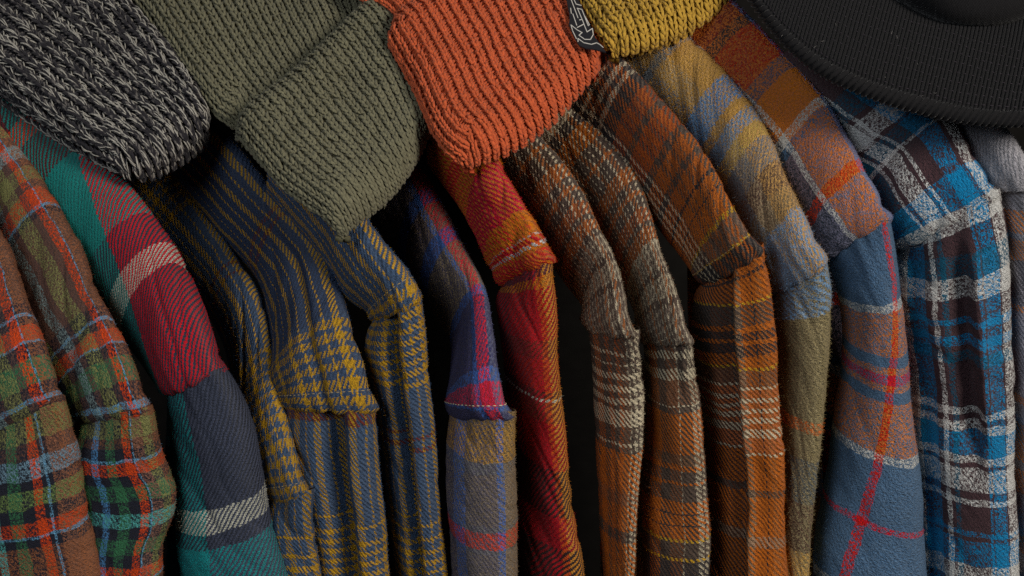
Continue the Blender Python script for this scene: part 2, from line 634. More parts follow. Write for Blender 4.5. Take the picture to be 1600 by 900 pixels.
def tartan_sl1(fu):
    return dict(
        warp=warp_from_f([(-.5, RUST), (.06, (124, 82, 62)), (.16, DKN), (.19, SKY), (.205, DKN), (.23, ORANGE), (.30, DKN), (.40, GREEN), (.49, DKN), (.57, TEAL2), (.63, DKN), (.72, GREEN), (.82, DKN)], fu),
        weft=runs((10, DKN), (28, OLIVE), (16, BRN), (26, (104, 134, 152)), (16, DKN), (28, (100, 122, 68)), (22, DKN), (20, ORANGE), (6, SKY), (16, DKN), (70, (128, 80, 54)), (12, DKN), (20, ORANGE), (16, DKN), (30, GREEN), (30, DKN)),
        cell=2.4, nap=.7, ragged=1.2, wormy=.8, heather=.22)


shirt('multicolour tartan shirt cut off by the left edge, orange line down its sleeve',
      [(86, 580, 190, 90), (60, 500, 180, 95), (35, 420, 170, 100), (0, 360, 160, 100), (-50, 290, 150, 100), (-100, 230, 150, 100)],
      (106, 640, 200, 75), [(125, 710, 215, 60), (135, 780, 222, 55), (150, 840, 228, 50), (162, 900, 232, 45), (175, 980, 236, 45)],
      tartan_sh, tartan_sl1, seed=101, sld=30, y0=-.015, stitch=False)
shirt('multicolour tartan shirt, second from the left, green and navy checks on its sleeve',
      [(225, 610, 158, 40), (196, 540, 162, 55), (172, 490, 160, 70), (148, 420, 156, 85), (110, 350, 150, 95), (75, 290, 130, 95), (30, 225, 130, 100), (-20, 165, 130, 100)],
      (238, 640, 160, 32), [(250, 700, 165, 28), (272, 745, 175, 24), (273, 790, 172, 22), (258, 828, 155, 20), (255, 900, 150, 20), (258, 980, 150, 20)],
      tartan_sh, tartan_sl2, seed=111, sld=30, y0=-.008, stitch=False)

RED = (204, 28, 42); TEAL = (26, 130, 134); WHT = (196, 190, 172); NV3 = (46, 52, 68)
shirt('crimson, teal and navy shirt with cream bands beside the tartan pair',
      [(345, 550, 132, 55), (316, 470, 140, 75), (300, 430, 142, 85), (250, 350, 150, 100), (190, 280, 150, 110), (110, 200, 150, 115), (40, 130, 150, 115)],
      (358, 585, 128, 42), [(378, 612, 135, 45), (395, 660, 140, 50), (410, 740, 150, 60), (430, 830, 165, 60), (455, 900, 180, 60), (480, 980, 190, 60)],
      lambda fu: dict(warp=[(-200, RED), (226, (24, 118, 112)), (330, (90, 26, 34)), (370, (40, 20, 26))],
                      weft=runs((150, NV3), (40, WHT), (58, NV3), (140, (30, 130, 126)), (60, (90, 26, 34)), (30, (190, 60, 40)), (80, (60, 20, 26))),  # dark maroon ends of warp and weft carry the hat's shadow as colour
                      cell=2.7, twill=1, nap=.40, ragged=1.2, kshear=.50, heather=.16, bump=1.0),
      lambda fu: dict(warp=warp_from_f([(-.5, (66, 72, 92)), (.60, TEAL)], fu),
                      weft=runs((178, (40, 46, 62)), (36, WHT), (24, (40, 46, 62)), (260, (28, 134, 138))),
                      cell=2.6, twill=-1, nap=.55, ragged=1.2, heather=.16, bump=1.0),
      seed=121, shd=40, sld=30, slB=.045, wr=1.2, stitch=False)


def by(weft, **kw):
    def g(fu):
        d = dict(warp=rep(bwarp, -120, 420), weft=weft, cell=1.95, twill=1, nap=.34, ragged=.9, heather=.24, bump=.95)
        d.update(kw)
        return d
    return g


shirt('blue and mustard houndstooth shirt next to the crimson one',
      [(470, 720, 92, 25), (452, 660, 100, 30), (441, 590, 100, 35), (424, 500, 100, 45), (390, 430, 98, 60), (345, 360, 104, 75), (290, 290, 110, 85), (235, 235, 115, 90), (180, 180, 115, 90)],
      (489, 773, 95, 22), [(485, 795, 92, 14), (497, 850, 92, 12), (507, 900, 95, 12), (517, 980, 98, 12)],
      by(rep(hound, 0, 200) + [(200, BLU), (330, DRED), (336, BLU), (346, DRED), (352, BLU)] + rep(hound, 470, 620) + [(625, BLU2)]),
      by([(0, BLU), (58, YEL), (62, BLU), (84, YEL), (88, BLU)] + rep(hound, 100, 240)), seed=131, shB=.045, slB=.035)
shirt('blue and mustard shirt with a wide folded seam and a shaded sleeve',
      [(577, 600, 168, 14), (558, 560, 160, 18), (547, 500, 150, 34), (522, 420, 134, 52), (480, 360, 112, 70), (430, 300, 112, 80), (380, 240, 112, 85), (310, 170, 112, 90)],
      (590, 636, 172, 10), [(591, 662, 165, 10), (593, 720, 155, 10), (601, 800, 148, 10), (608, 900, 144, 8), (613, 980, 140, 8)],
      by(rep(hound, 0, 110) + [(112, BLU2), (290, DRED), (297, BLU2), (308, DRED), (315, BLU2)], warp=rep([(11, YEL), (16, BLU2), (3, YEL), (18, BLU2)], -120, 420)),
      by([(0, DRED), (26, BLU), (160, YEL), (164, BLU)] + rep(hound, 182, 330)), seed=141, shB=.05, slB=.045,
      folds_sl=[(.46, 0, -.030, .12, 10, 700), (.22, 0, .006, .12, 10, 700)], folds_sh=[(.48, -.05, -.005, .06, 0, 260)])
shirt('blue and mustard shirt with a deep pleat, under the olive beanie',
      [(649, 445, 96, 60), (612, 400, 100, 65), (580, 345, 100, 70), (540, 290, 100, 75), (490, 230, 100, 80)],
      (656, 466, 94, 54), [(660, 500, 104, 42), (668, 570, 104, 30), (680, 680, 98, 15), (690, 800, 90, 10), (697, 900, 86, 10), (702, 980, 84, 10)],
      by(rep(hound, 0, 26) + [(28, BLU)]),
      by(rep(hound, 0, 120) + [(125, BLU), (196, DRED), (203, BLU), (214, DRED), (221, BLU), (330, YEL), (334, BLU), (352, YEL), (358, BLU)] + rep(hound, 370, 480)),
      seed=151, shB=.045, slB=.04, folds_sl=[(.50, .0, -.034, .075, 5, 700), (.26, 0, .006, .12, 5, 700)])

PUR = (52, 50, 84); BL7 = (66, 96, 158); HTH = (96, 86, 88); TAN7 = (150, 118, 62); R7 = (218, 52, 62); GR7 = (104, 102, 100)
shirt('purple, blue and tan shirt with red stripe, light stitching at its shoulder seam',
      [(783, 606, 96, 8), (775, 560, 84, 8), (766, 490, 78, 15), (746, 430, 92, 35), (720, 370, 100, 55), (690, 310, 106, 65), (640, 255, 106, 75), (590, 200, 106, 75)],
      (807, 648, 116, 8), [(804, 680, 110, 8), (806, 760, 110, 12), (808, 900, 106, 8), (810, 980, 105, 5)],
      lambda fu: dict(warp=[(-200, (84, 88, 112)), (30, R7), (56, BL7), (68, (56, 52, 74)), (400, PUR)],
                      weft=runs((20, PUR), (5, BL7), (24, (206, 58, 84)), (12, BL7), (88, (50, 50, 90)), (16, BL7), (78, (128, 112, 88)), (26, BL7), (46, (120, 104, 88)), (24, BL7), (200, (110, 96, 84))),
                      cell=2.4, nap=.55, ragged=1.5, kshear=.07, heather=.25, wormy=.6),
      lambda fu: dict(warp=warp_from_f([(-.5, (120, 100, 74)), (.15, BL7), (.25, (82, 78, 92)), (.72, BL7), (.88, PUR)], fu),
                      weft=runs((20, TAN7), (40, (168, 128, 58)), (14, GR7), (78, (116, 104, 90)), (8, GR7), (26, (224, 72, 52)), (8, GR7), (86, (112, 102, 92)), (26, BL7), (100, PUR)),
                      cell=2.4, nap=.6, ragged=1.5, heather=.3, wormy=.6),
      seed=161, y0=-.035, shB=.05, slB=.045, thread=(205, 195, 150), sld=25, wr=.8)

OR8 = (206, 110, 42); RD8 = (186, 30, 40); MAR = (62, 26, 28)
shirt('fiery red and orange shirt under the orange beanie',
      [(842, 360, 100, 45), (812, 310, 96, 40), (782, 255, 92, 40), (740, 200, 92, 40)],
      (867, 412, 98, 40), [(864, 434, 96, 30), (869, 500, 94, 15), (877, 600, 88, 5), (890, 720, 84, 0), (905, 820, 98, 0), (915, 900, 108, 0), (924, 980, 112, 0)],
      lambda fu: dict(warp=rep([(5, OR8), (5, (200, 84, 50))], -60, 60) + rep([(6, RD8), (6, OR8)], 60, 240) + [(240, (140, 60, 30))],
                      weft=runs((26, (190, 60, 52)), (6, OR8), (4, (220, 200, 200)), (6, RD8), (4, (210, 160, 150)), (26, OR8), (70, (204, 34, 62)), (34, OR8), (24, (200, 60, 50)), (200, OR8)),
                      cell=2.4, nap=.5, ragged=1.8, heather=.2, twill=-1, bump=1.0),
      lambda fu: dict(warp=warp_from_f([(-.5, (204, 128, 56)), (.18, (206, 84, 48)), (.27, (176, 28, 36)), (.44, (132, 24, 30)), (.75, (80, 22, 26))], fu),
                      weft=runs((24, (92, 36, 48)), (10, OR8), (70, (168, 34, 36)), (30, (120, 44, 34)), (48, (160, 42, 34)), (12, (90, 40, 30)), (4, (226, 190, 170)), (34, (120, 50, 36)), (74, (160, 28, 34)), (74, (48, 26, 26)), (48, (152, 26, 36)), (160, (44, 26, 26))),
                      cell=2.4, nap=.42, ragged=1.4, heather=.2, twill=-1, bump=1.0),
      seed=171, shB=.05, slB=.045, stitch=False)

CRM = (188, 176, 150); B9 = (84, 70, 60); O9 = (178, 100, 46); Y9 = (214, 148, 48); BK = (44, 40, 42)
glen = [(9, CRM), (9, B9)]


def brown_sh(k):
    def g(fu):
        return dict(warp=rep([(9, B9), (3, CRM), (8, (84, 68, 58)), (3, CRM), (9, (146, 92, 56)), (3, CRM)], -60, 330),
                    weft=runs((46, (126, 112, 98)), (10, B9), (22, (158, 146, 124)), (8, B9), (26, (150, 136, 116)), (10, B9 if k else CRM), (22, O9), (8, B9), (22, (168, 92, 48)), (18, B9), (10, O9), (16, B9), (26, O9),
                              (34, B9), (6, O9), (30, B9), (34, (190, 108, 46)), (22, BK), (18, CRM), (120, B9)),
                    cell=2.3, nap=.38, ragged=1.2, heather=.22, bump=.95)
    return g


shirt('slim brown plaid shirt, its sleeve crossed by cream checks, left of a twin',
      [(985, 490, 76, 6), (970, 440, 66, 12), (950, 390, 82, 32), (920, 320, 100, 50), (880, 260, 106, 65), (835, 205, 106, 75), (780, 150, 106, 80)],
      (998, 515, 82, 8), [(997, 535, 74, 14), (1003, 600, 76, 20), (1001, 680, 70, 18), (992, 780, 58, 16), (984, 900, 42, 12), (980, 980, 36, 10)],
      brown_sh(1),
      lambda fu: dict(warp=warp_from_f([(-.5, B9), (.02, CRM), (.08, B9), (.14, CRM), (.2, B9), (.26, CRM), (.3, (120, 84, 62)), (.42, (172, 98, 56)), (.52, B9), (.6, (172, 98, 56)), (.7, B9), (.8, O9), (.92, B9)], fu),
                      weft=[(0, B9), (30, CRM), (33, B9), (44, CRM), (47, B9)] + rep(glen, 60, 110) + [(112, CRM), (140, B9), (166, CRM), (169, B9), (178, O9), (240, (140, 88, 56)), (262, O9), (300, B9), (320, O9), (360, (190, 108, 50))],
                      cell=2.3, nap=.36, ragged=1.0, heather=.22, bump=.95),
      seed=181, slB=.034, wr=.7, stitch=False)
shirt('slim brown plaid shirt with rust checks and a dark band low on its sleeve',
      [(1066, 492, 70, 8), (1046, 440, 64, 12), (1030, 370, 86, 30), (1005, 290, 106, 50), (960, 230, 112, 65), (900, 170, 112, 75), (840, 115, 112, 80)],
      (1082, 533, 76, 8), [(1083, 550, 72, 14), (1091, 620, 80, 22), (1098, 720, 90, 24), (1105, 820, 98, 24), (1103, 900, 98, 22), (1103, 980, 98, 22)],
      brown_sh(0),
      lambda fu: dict(warp=warp_from_f([(-.5, B9), (.03, CRM), (.07, B9), (.10, CRM), (.20, B9), (.40, CRM), (.425, (130, 84, 56)), (.62, B9), (.75, O9), (.9, B9)], fu),
                      weft=rep(glen, 0, 36) + [(38, CRM), (52, (112, 80, 60)), (86, CRM), (89, B9), (98, O9), (160, (120, 86, 60)), (176, O9), (186, B9), (204, O9), (208, B9), (234, O9), (252, BK), (255, O9), (270, BK), (273, O9), (292, Y9),
                                           (296, B9), (320, Y9), (325, BK)],
                      cell=2.3, nap=.36, ragged=1.0, heather=.22, bump=.95),
      seed=191, slB=.036, wr=.7, stitch=False)
shirt('wide rust plaid shirt with thin yellow lines and cream bands, under the mustard beanie',
      [(1166, 355, 100, 80), (1141, 300, 108, 80), (1102, 240, 112, 82), (1052, 180, 114, 86), (992, 115, 114, 90), (942, 70, 114, 92), (882, 20, 114, 92)],
      (1187, 386, 97, 80), [(1191, 420, 102, 60), (1205, 520, 116, 40), (1215, 650, 108, 26), (1222, 760, 108, 20), (1228, 900, 118, 18), (1232, 980, 120, 18)],
      lambda fu: dict(warp=rep([(13, (156, 88, 46)), (4, B9), (11, (136, 80, 46)), (2, BK), (9, B9)], -60, 130) + rep([(8, CRM), (10, BK)], 130, 200) + [(200, (120, 62, 36))],
                      weft=runs((26, BK), (4, Y9), (20, (120, 92, 74)), (5, Y9), (26, (200, 108, 46)), (3, BK), (22, (200, 108, 46)), (3, BK), (26, O9), (10, B9), (30, O9), (12, B9), (40, (170, 84, 42)), (12, B9), (30, (150, 76, 42)), (22, BK)) + rep([(9, CRM), (9, BK)], 296, 400) + rep(glen, 402, 500),
                      cell=2.3, nap=.42, ragged=1.2, heather=.22, bump=.95),
      lambda fu: dict(warp=warp_from_f([(-.5, O9), (.10, (176, 112, 66)), (.2, O9), (.24, BK), (.26, O9), (.40, (150, 120, 92)), (.47, BK), (.62, (90, 52, 34)), (.8, BK)], fu),
                      weft=[(0, O9), (22, BK), (26, O9), (60, Y9), (66, (72, 62, 56)), (100, O9), (108, BK), (124, O9), (130, BK), (150, O9), (168, Y9), (172, (110, 76, 56)), (196, CRM), (202, (176, 104, 66))] + rep([(8, CRM), (8, (176, 104, 66))], 214, 262) + [(264, CRM), (278, (176, 104, 66)), (300, CRM), (304, O9), (360, B9), (372, O9), (430, (150, 120, 96)), (446, O9), (520, B9)],
                      cell=2.3, nap=.38, ragged=1.2, heather=.22, bump=.95),
      seed=201, shd=60, slB=.045, sld=55, folds_sl=[(.46, .0, .006, .06, 20, 700), (.6, 0, -.008, .08, 20, 700)])

B12 = (108, 142, 176); T12 = (196, 146, 72); OL12 = (124, 112, 80); G12 = (80, 86, 88)
shirt('fuzzy tan, sky blue and grey shirt between two rust plaids',
      [(1280, 380, 97, 80), (1256, 320, 112, 90), (1230, 250, 122, 95), (1180, 170, 126, 100), (1130, 110, 126, 105), (1060, 50, 126, 105), (1000, 0, 126, 105)],
      (1288, 405, 94, 75), [(1291, 440, 92, 50), (1292, 520, 78, 20), (1283, 640, 66, 5), (1277, 720, 62, 0), (1269, 800, 62, 0), (1264, 900, 58, 0), (1263, 980, 54, 0)],
      lambda fu: dict(warp=[(-200, (176, 138, 84)), (60, (150, 132, 104)), (100, (100, 108, 116)), (150, (90, 66, 48)), (220, (60, 50, 44))],
                      weft=runs((64, B12), (34, (122, 106, 80)), (34, (96, 74, 60)), (44, (112, 118, 126)), (26, (200, 160, 84)), (26, B12), (18, T12), (44, (92, 140, 190)), (90, T12), (14, (110, 120, 130)), (60, T12), (30, (120, 84, 60)), (200, (120, 60, 40))),
                      cell=2.6, nap=.9, ragged=6.0, heather=.26, wormy=.6),
      lambda fu: dict(warp=warp_from_f([(-.5, OL12), (.2, (140, 128, 96)), (.6, (96, 82, 58)), (.85, (96, 60, 36))], fu),
                      weft=runs((70, B12), (170, OL12), (20, (196, 104, 56)), (40, OL12), (70, G12), (70, (84, 62, 50)), (50, (190, 150, 84)), (30, B12), (100, (84, 84, 80))),
                      cell=2.8, nap=.6, ragged=2.2, heather=.28, wormy=.6),
      seed=211, slB=.04, stitch=False, sh_len=.0030, fib=6000)

O13 = (200, 112, 58); B13 = (70, 98, 128); W13 = (196, 190, 182); R13 = (222, 40, 52); N13 = (34, 42, 54)

def s13(fu):
    return dict(warp=[(-260, (78, 102, 128)), (28, (214, 46, 40)), (43, (78, 102, 128))],
                weft=runs((104, B13), (16, W13), (72, (206, 116, 62)), (18, B13), (12, (206, 116, 62)), (16, (220, 44, 66)), (12, (206, 116, 62)), (20, B13), (86, (206, 116, 62)), (16, W13), (100, B13), (10, (206, 40, 52)), (104, B13), (16, W13), (60, (90, 60, 60))),
                cell=2.4, nap=.55, ragged=1.4, heather=.2, wormy=.85, kshear=-.17)


shirt('soft orange and slate blue shirt with thin red lines and a flaring sleeve',
      [(1374, 300, 132, 95), (1351, 250, 144, 110), (1311, 180, 150, 115), (1250, 110, 152, 120), (1185, 45, 152, 120), (1120, -20, 152, 120)],
      (1394, 350, 118, 66), [(1397, 382, 98, 40), (1410, 480, 84, 15), (1425, 600, 98, -6), (1440, 720, 126, -20), (1448, 820, 150, -28), (1453, 900, 165, -30), (1457, 980, 175, -30)],
      lambda fu: dict(warp=warp_from_f([(-.5, (96, 110, 150)), (.03, O13), (.44, W13), (.50, N13), (.86, (110, 40, 34))], fu),
                      weft=runs((66, (110, 110, 130)), (16, (230, 64, 40)), (78, (120, 106, 118)), (14, B13), (16, W13), (66, (204, 112, 40)), (26, (84, 80, 96)), (70, (170, 50, 34)), (20, BK), (90, (120, 40, 30)), (90, (60, 30, 26))),  # last dark reds, towards the neck, are brim shade painted into the weft
                      cell=2.4, nap=.6, ragged=1.5, heather=.2, wormy=.85),
      s13, seed=221, slB=.045, sld=20, stitch=False, wr=.7)

BL = (12, 118, 168); WH = (204, 195, 184); BR = (66, 46, 50); MB = (20, 76, 100)
shirt('turquoise, white and dark brown plaid shirt under the black cap',
      [(1531, 255, 165, 100), (1500, 200, 168, 110), (1440, 160, 168, 120), (1370, 110, 168, 125), (1300, 60, 168, 125)],
      (1561, 303, 152, 92), [(1564, 340, 152, 70), (1575, 450, 156, 40), (1581, 600, 142, 20), (1583, 720, 136, 18), (1590, 900, 136, 20), (1595, 980, 136, 20)],
      lambda fu: dict(warp=warp_from_f([(-.5, BR), (.02, WH), (.10, BR), (.13, BL), (.30, BR), (.42, WH), (.46, BR), (.49, WH), (.62, BR), (.66, WH), (.69, MB), (.85, BR)], fu),
                      weft=runs((22, WH), (34, BL), (10, BR), (54, BR), (8, WH), (34, MB), (8, BR), (36, WH), (10, BR), (40, MB), (80, BR)),
                      cell=2.4, nap=.32, ragged=.7, heather=.2, wormy=.8),
      lambda fu: dict(warp=warp_from_f([(-.5, BR), (.02, WH), (.13, BR), (.15, BL), (.29, BR), (.31, BL), (.34, BR), (.62, MB), (.66, BR), (.70, WH), (.74, BR), (.80, BL), (.93, WH)], fu),
                      weft=runs((26, WH), (26, BR), (40, MB), (10, WH), (28, WH), (34, BR), (14, BL), (16, BR), (14, BL), (10, BR), (20, MB), (74, BR), (12, WH), (10, BR), (16, WH), (34, BL), (12, WH), (8, BR), (36, WH), (8, BR), (10, WH), (42, BR), (8, BL), (8, BR), (36, BL), (30, WH), (10, BR), (40, BL), (60, BR)),
                      cell=2.4, nap=.32, ragged=.7, heather=.2, wormy=.8),
      seed=231, slB=.05, sld=35, shd=45, folds_sl=[(.38, -.01, .010, .07, 60, 340), (.5, 0, -.012, .1, 60, 400), (.86, 0, -.006, .06, 0, 700)], stitch=True, thread=(60, 46, 46))

G15 = (142, 140, 146); O15 = (190, 124, 80); L15 = (150, 148, 158)
shirt('grey shirt with apricot bands at the right edge of the picture',
      [(1608, 262, 92, 30), (1590, 232, 88, 45), (1563, 195, 86, 60), (1520, 150, 86, 65), (1470, 100, 86, 65)],
      (1645, 292, 98, 12), [(1642, 312, 88, 5), (1650, 450, 76, 0), (1655, 600, 74, 0), (1660, 720, 74, 0), (1664, 900, 76, 0), (1666, 980, 76, 0)],
      lambda fu: dict(warp=[(-300, G15)], weft=[(0, (150, 148, 152)), (300, G15)], cell=2.2, nap=.5, ragged=1, heather=.3),
      lambda fu: dict(warp=warp_from_f([(-.5, G15), (.6, L15), (.8, G15)], fu),
                      weft=runs((14, O15), (24, G15), (30, O15), (10, G15), (36, O15), (70, (90, 88, 94)), (8, O15), (130, L15), (16, O15), (30, L15), (16, O15), (44, (196, 120, 66)), (12, G15), (40, O15), (60, L15), (30, O15), (60, G15)),
                      cell=2.3, nap=.4, ragged=1, heather=.25),
      seed=241, slB=.045, sld=20, stitch=False, torso=True)


# ------------------------------------------------------------------ knitted hats
def pl(pts, n=60):
    return catmull(np.array(pts, float), n)


class Patch:
    """pillow-shaped piece of knit: four outline curves in the picture lying on a sloping
    plane, rounded over at its rims"""

    def __init__(self, top, bottom, left, right, front, slope, thick, seed=0, rise=0.0, puff=0.004, sag=None, corner=.34):
        self.corner = corner
        self.c = [pl(x) for x in (top, bottom, left, right)]
        n = np.array([0, -math.sin(slope), math.cos(slope)])
        if sag:
            n = norm(n + np.array([sag, 0, 0]))
        self.n = n
        self.p0 = at_y(np.array(float(front[0])), np.array(float(front[1])), np.array(float(front[2]))) + n * rise
        self.T = thick
        self.seed, self.puff = seed, puff
        mu = [np.linalg.norm(np.diff(self.mid(self.c[k]), axis=0), axis=1).sum() for k in range(4)]
        self.Lu = (mu[0] + mu[1]) / 2
        self.Lv = (mu[2] + mu[3]) / 2

    def mid(self, px):
        return at_plane(px[..., 0], px[..., 1], self.p0, self.n)

    def coons(self, u, v):
        x = np.linspace(0, 1, 60)
        def c(k, t):
            return np.stack([np.interp(t, x, self.c[k][:, 0]), np.interp(t, x, self.c[k][:, 1])], -1)
        T, B, L, R = c(0, u), c(1, u), c(2, v), c(3, v)
        U, V = u[..., None], v[..., None]
        t0, t1, b0, b1 = self.c[0][0], self.c[0][-1], self.c[1][0], self.c[1][-1]
        return (1 - V) * T + V * B + (1 - U) * L + U * R - ((1 - U) * (1 - V) * t0 + U * (1 - V) * t1 + (1 - U) * V * b0 + U * V * b1)

    def roll(self, s, L):
        """arc length from the middle -> lateral position 0..1 and drop below the flat top"""
        R = min(self.T * 1.15, L * .3)
        a = np.abs(s) - (L / 2 - R)
        th = np.clip(a / R, 0, 2.6)
        lat = np.where(a > 0, L / 2 - R + R * np.sin(th), np.abs(s)) * np.sign(s)
        return lat / L + .5, np.where(a > 0, 1 - np.cos(th), 0.0)

    def at(self, s, t):
        u, du = self.roll(s, self.Lu)
        v, dv = self.roll(t, self.Lv)
        h = np.maximum(1 - du - dv, -0.78)
        u, v = np.clip(u, 0, 1), np.clip(v, 0, 1)
        r = self.corner               # rounded corners
        a, b = np.abs(2 * u - 1), np.abs(2 * v - 1)
        da, db = np.maximum(a - 1 + r, 0) / r, np.maximum(b - 1 + r, 0) / r
        k = np.maximum(da, db) / np.maximum(np.hypot(da, db), 1e-9)
        a = np.where((da > 0) & (db > 0), 1 - r + da * k * r, a)
        b = np.where((da > 0) & (db > 0), 1 - r + db * k * r, b)
        P = self.mid(self.coons(.5 + .5 * a * np.sign(u - .5), .5 + .5 * b * np.sign(v - .5)))
        pf = self.puff * wob(s, t, self.seed, 6, 45, 45)
        return P + self.n * (self.T * h + pf)[..., None]

    def frame(self, s, t):
        e = 0.0008
        P = self.at(s, t)
        a = self.at(s + e, t) - self.at(s - e, t)
        b = self.at(s, t + e) - self.at(s, t - e)
        N = norm(np.cross(b, a))
        return P, N * np.where(np.sum(N * self.n, -1, keepdims=True) < -0.999, -1, 1)

    def span(self, extra):
        R = min(self.T * 1.15, self.Lu * .3)
        R2 = min(self.T * 1.15, self.Lv * .3)
        return self.Lu / 2 - R + R * extra, self.Lv / 2 - R2 + R2 * extra

    def ground(self, name, mat, parent, off=-0.0036, n=90):
        a, b = self.span(2.45)
        s, t = np.meshgrid(np.linspace(-a, a, n), np.linspace(-b, b, n))
        P, N = self.frame(s, t)
        P = P + N * off
        uv = np.stack([s * 300, t * 300], -1)
        return mesh_object(name, P.reshape(-1, 3), grid_faces(n, n)[:, ::-1], mat, parent, uv.reshape(-1, 2))


def leg(x0, y0, x1, y1, z0, z1, zm, r, bend=0.0, rings=7, sides=6):
    """one leg of a stitch in column/row units, z and r in metres"""
    tau = np.linspace(0, 1, rings)
    cx = x0 + (x1 - x0) * tau + bend * np.sin(math.pi * tau)
    cy = y0 + (y1 - y0) * tau
    cz = z0 + (z1 - z0) * tau + zm * np.sin(math.pi * tau)
    rr = r * (0.30 + 0.70 * np.sin(math.pi * (0.08 + 0.84 * tau)) ** .7)
    return np.stack([cx, cy, cz], 1), rr, tau


def knit(name, patch, mat, parent, cols, rows, legs, extra=1.9, jit=0.10, keep=1.0, seed=0, wavy=0.0):
    """legs: list of (template, column filter); sweeps every leg over the column/row grid"""
    r = np.random.default_rng(seed)
    pu, pv = patch.Lu / cols, patch.Lv / rows
    a, b = patch.span(extra)
    ci = np.arange(math.floor(-a / pu), math.ceil(a / pu))
    ri = np.arange(math.floor(-b / pv), math.ceil(b / pv))
    VV, FF, UU = [], [], []
    base = 0
    for tpl, flt in legs:
        c3, rr, tau = tpl
        gi, gj = np.meshgrid(ci, ri, indexing='ij')
        gi, gj = gi.ravel(), gj.ravel()
        if flt is not None:
            k = flt(gi, gj)
            gi, gj = gi[k], gj[k]
        Ru, Rv = min(patch.T * 1.15, patch.Lu * .3), min(patch.T * 1.15, patch.Lv * .3)
        tu = np.maximum(np.abs((gi + .5) * pu) - (patch.Lu / 2 - Ru), 0) / Ru
        tv_ = np.maximum(np.abs((gj + .5) * pv) - (patch.Lv / 2 - Rv), 0) / Rv
        k = np.hypot(tu, tv_) < extra
        gi, gj = gi[k], gj[k]
        if keep < 1:
            k = r.uniform(size=len(gi)) < keep
            gi, gj = gi[k], gj[k]
        m = len(gi)
        if not m:
            continue
        jx = r.normal(0, jit * .35, m); jy = r.normal(0, jit, m); jz = r.normal(0, 0.00032, m); js = 1 + r.normal(0, .14, m)
        wv_ = wavy * np.sin(gj * math.pi + (gi % 2) * math.pi)
        s = (gi[:, None] + .5 + c3[None, :, 0] + jx[:, None] + wv_[:, None]) * pu
        t = (gj[:, None] + .5 + c3[None, :, 1] + jy[:, None]) * pv
        s = s + .0011 * wob(s, t, seed + 7, 6, 70, 110)      # uneven tension
        t = t + .0011 * wob(s, t, seed + 8, 6, 110, 70)
        P, N = patch.frame(s, t)
        C = P + N * (c3[None, :, 2] + jz[:, None])[..., None]
        T = norm(np.gradient(C, axis=1))
        X = norm(np.cross(T, N))
        Z = np.cross(X, T)
        sides = 6
        an = np.arange(sides + 1) * 2 * math.pi / sides
        R = (rr[None, :] * js[:, None])[..., None, None]
        V = C[:, :, None] + R * (X[:, :, None] * np.cos(an)[None, None, :, None] + Z[:, :, None] * np.sin(an)[None, None, :, None] * .9)
        nr = len(tau)
        off = r.uniform(0, 40, m)
        UV = np.stack([np.broadcast_to(tau[None, :, None] * 1.2 + off[:, None, None], V.shape[:3]),
                       np.broadcast_to((an / (2 * math.pi))[None, None, :] + r.uniform(0, 1, m)[:, None, None], V.shape[:3])], -1)
        f = grid_faces(nr, sides + 1)
        F = f[None] + (np.arange(m) * nr * (sides + 1))[:, None, None] + base
        base += m * nr * (sides + 1)
        VV.append(V.reshape(-1, 3)); FF.append(F.reshape(-1, 4)); UU.append(UV.reshape(-1, 2))
    V, F, U = np.concatenate(VV), np.concatenate(FF), np.concatenate(UU)
    o = mesh_object(name, V, F, mat, parent, U)
    o['kind'] = 'stuff'
    # loose fibres on the yarn
    k = rng.integers(0, len(V), min(9000, len(V) // 8))
    return o, V[k]


def fuzz(name, P, mat, parent, n, ln=0.0035):
    cnt = len(P)
    d = norm(rng.normal(size=(cnt, 3)) + n * .5)
    L = ln * rng.uniform(.3, 1.2, (cnt, 1))
    side = norm(np.cross(d, norm(CAM - P))) * 0.00011
    m = P + d * L * .6
    t = m + norm(d + norm(rng.normal(size=(cnt, 3))) * .8) * L * .5
    V = np.stack([P - side, P + side, m + side * .8, m - side * .8, t], 1).reshape(-1, 3)
    k = np.arange(cnt)[:, None] * 5
    F = np.concatenate([k + [0, 1, 2], k + [0, 2, 3], k + [3, 2, 4]])
    uv = np.repeat(rng.uniform(0, 9, (cnt, 2)), 5, 0)
    o = mesh_object(name, V, F, mat, parent, uv)
    o['kind'] = 'stuff'
    return o


SLOPE = math.radians(30)
even = lambda i, j: (i % 2) == 0
odd = lambda i, j: (i % 2) == 1


def rib_legs(r, knit_w=1.0, purl_z=-0.0030, vlen=1.55, zk=0.0012):
    """1x1 rib: raised V columns, sunken ladder columns between them"""
    return [
        (leg(-.52 * knit_w, -vlen / 2, -.09, vlen / 2, -r * .7, r * .35, zk, r, -.06), even),
        (leg(.52 * knit_w, -vlen / 2, .09, vlen / 2, -r * .7, r * .35, zk, r, .06), even),
        (leg(-.55, .12, .55, -.10, purl_z, purl_z, -.0004, r * .78), odd),
        (leg(-.45, -.32, .40, -.46, purl_z - .0004, purl_z, .0004, r * .7), odd),
    ]


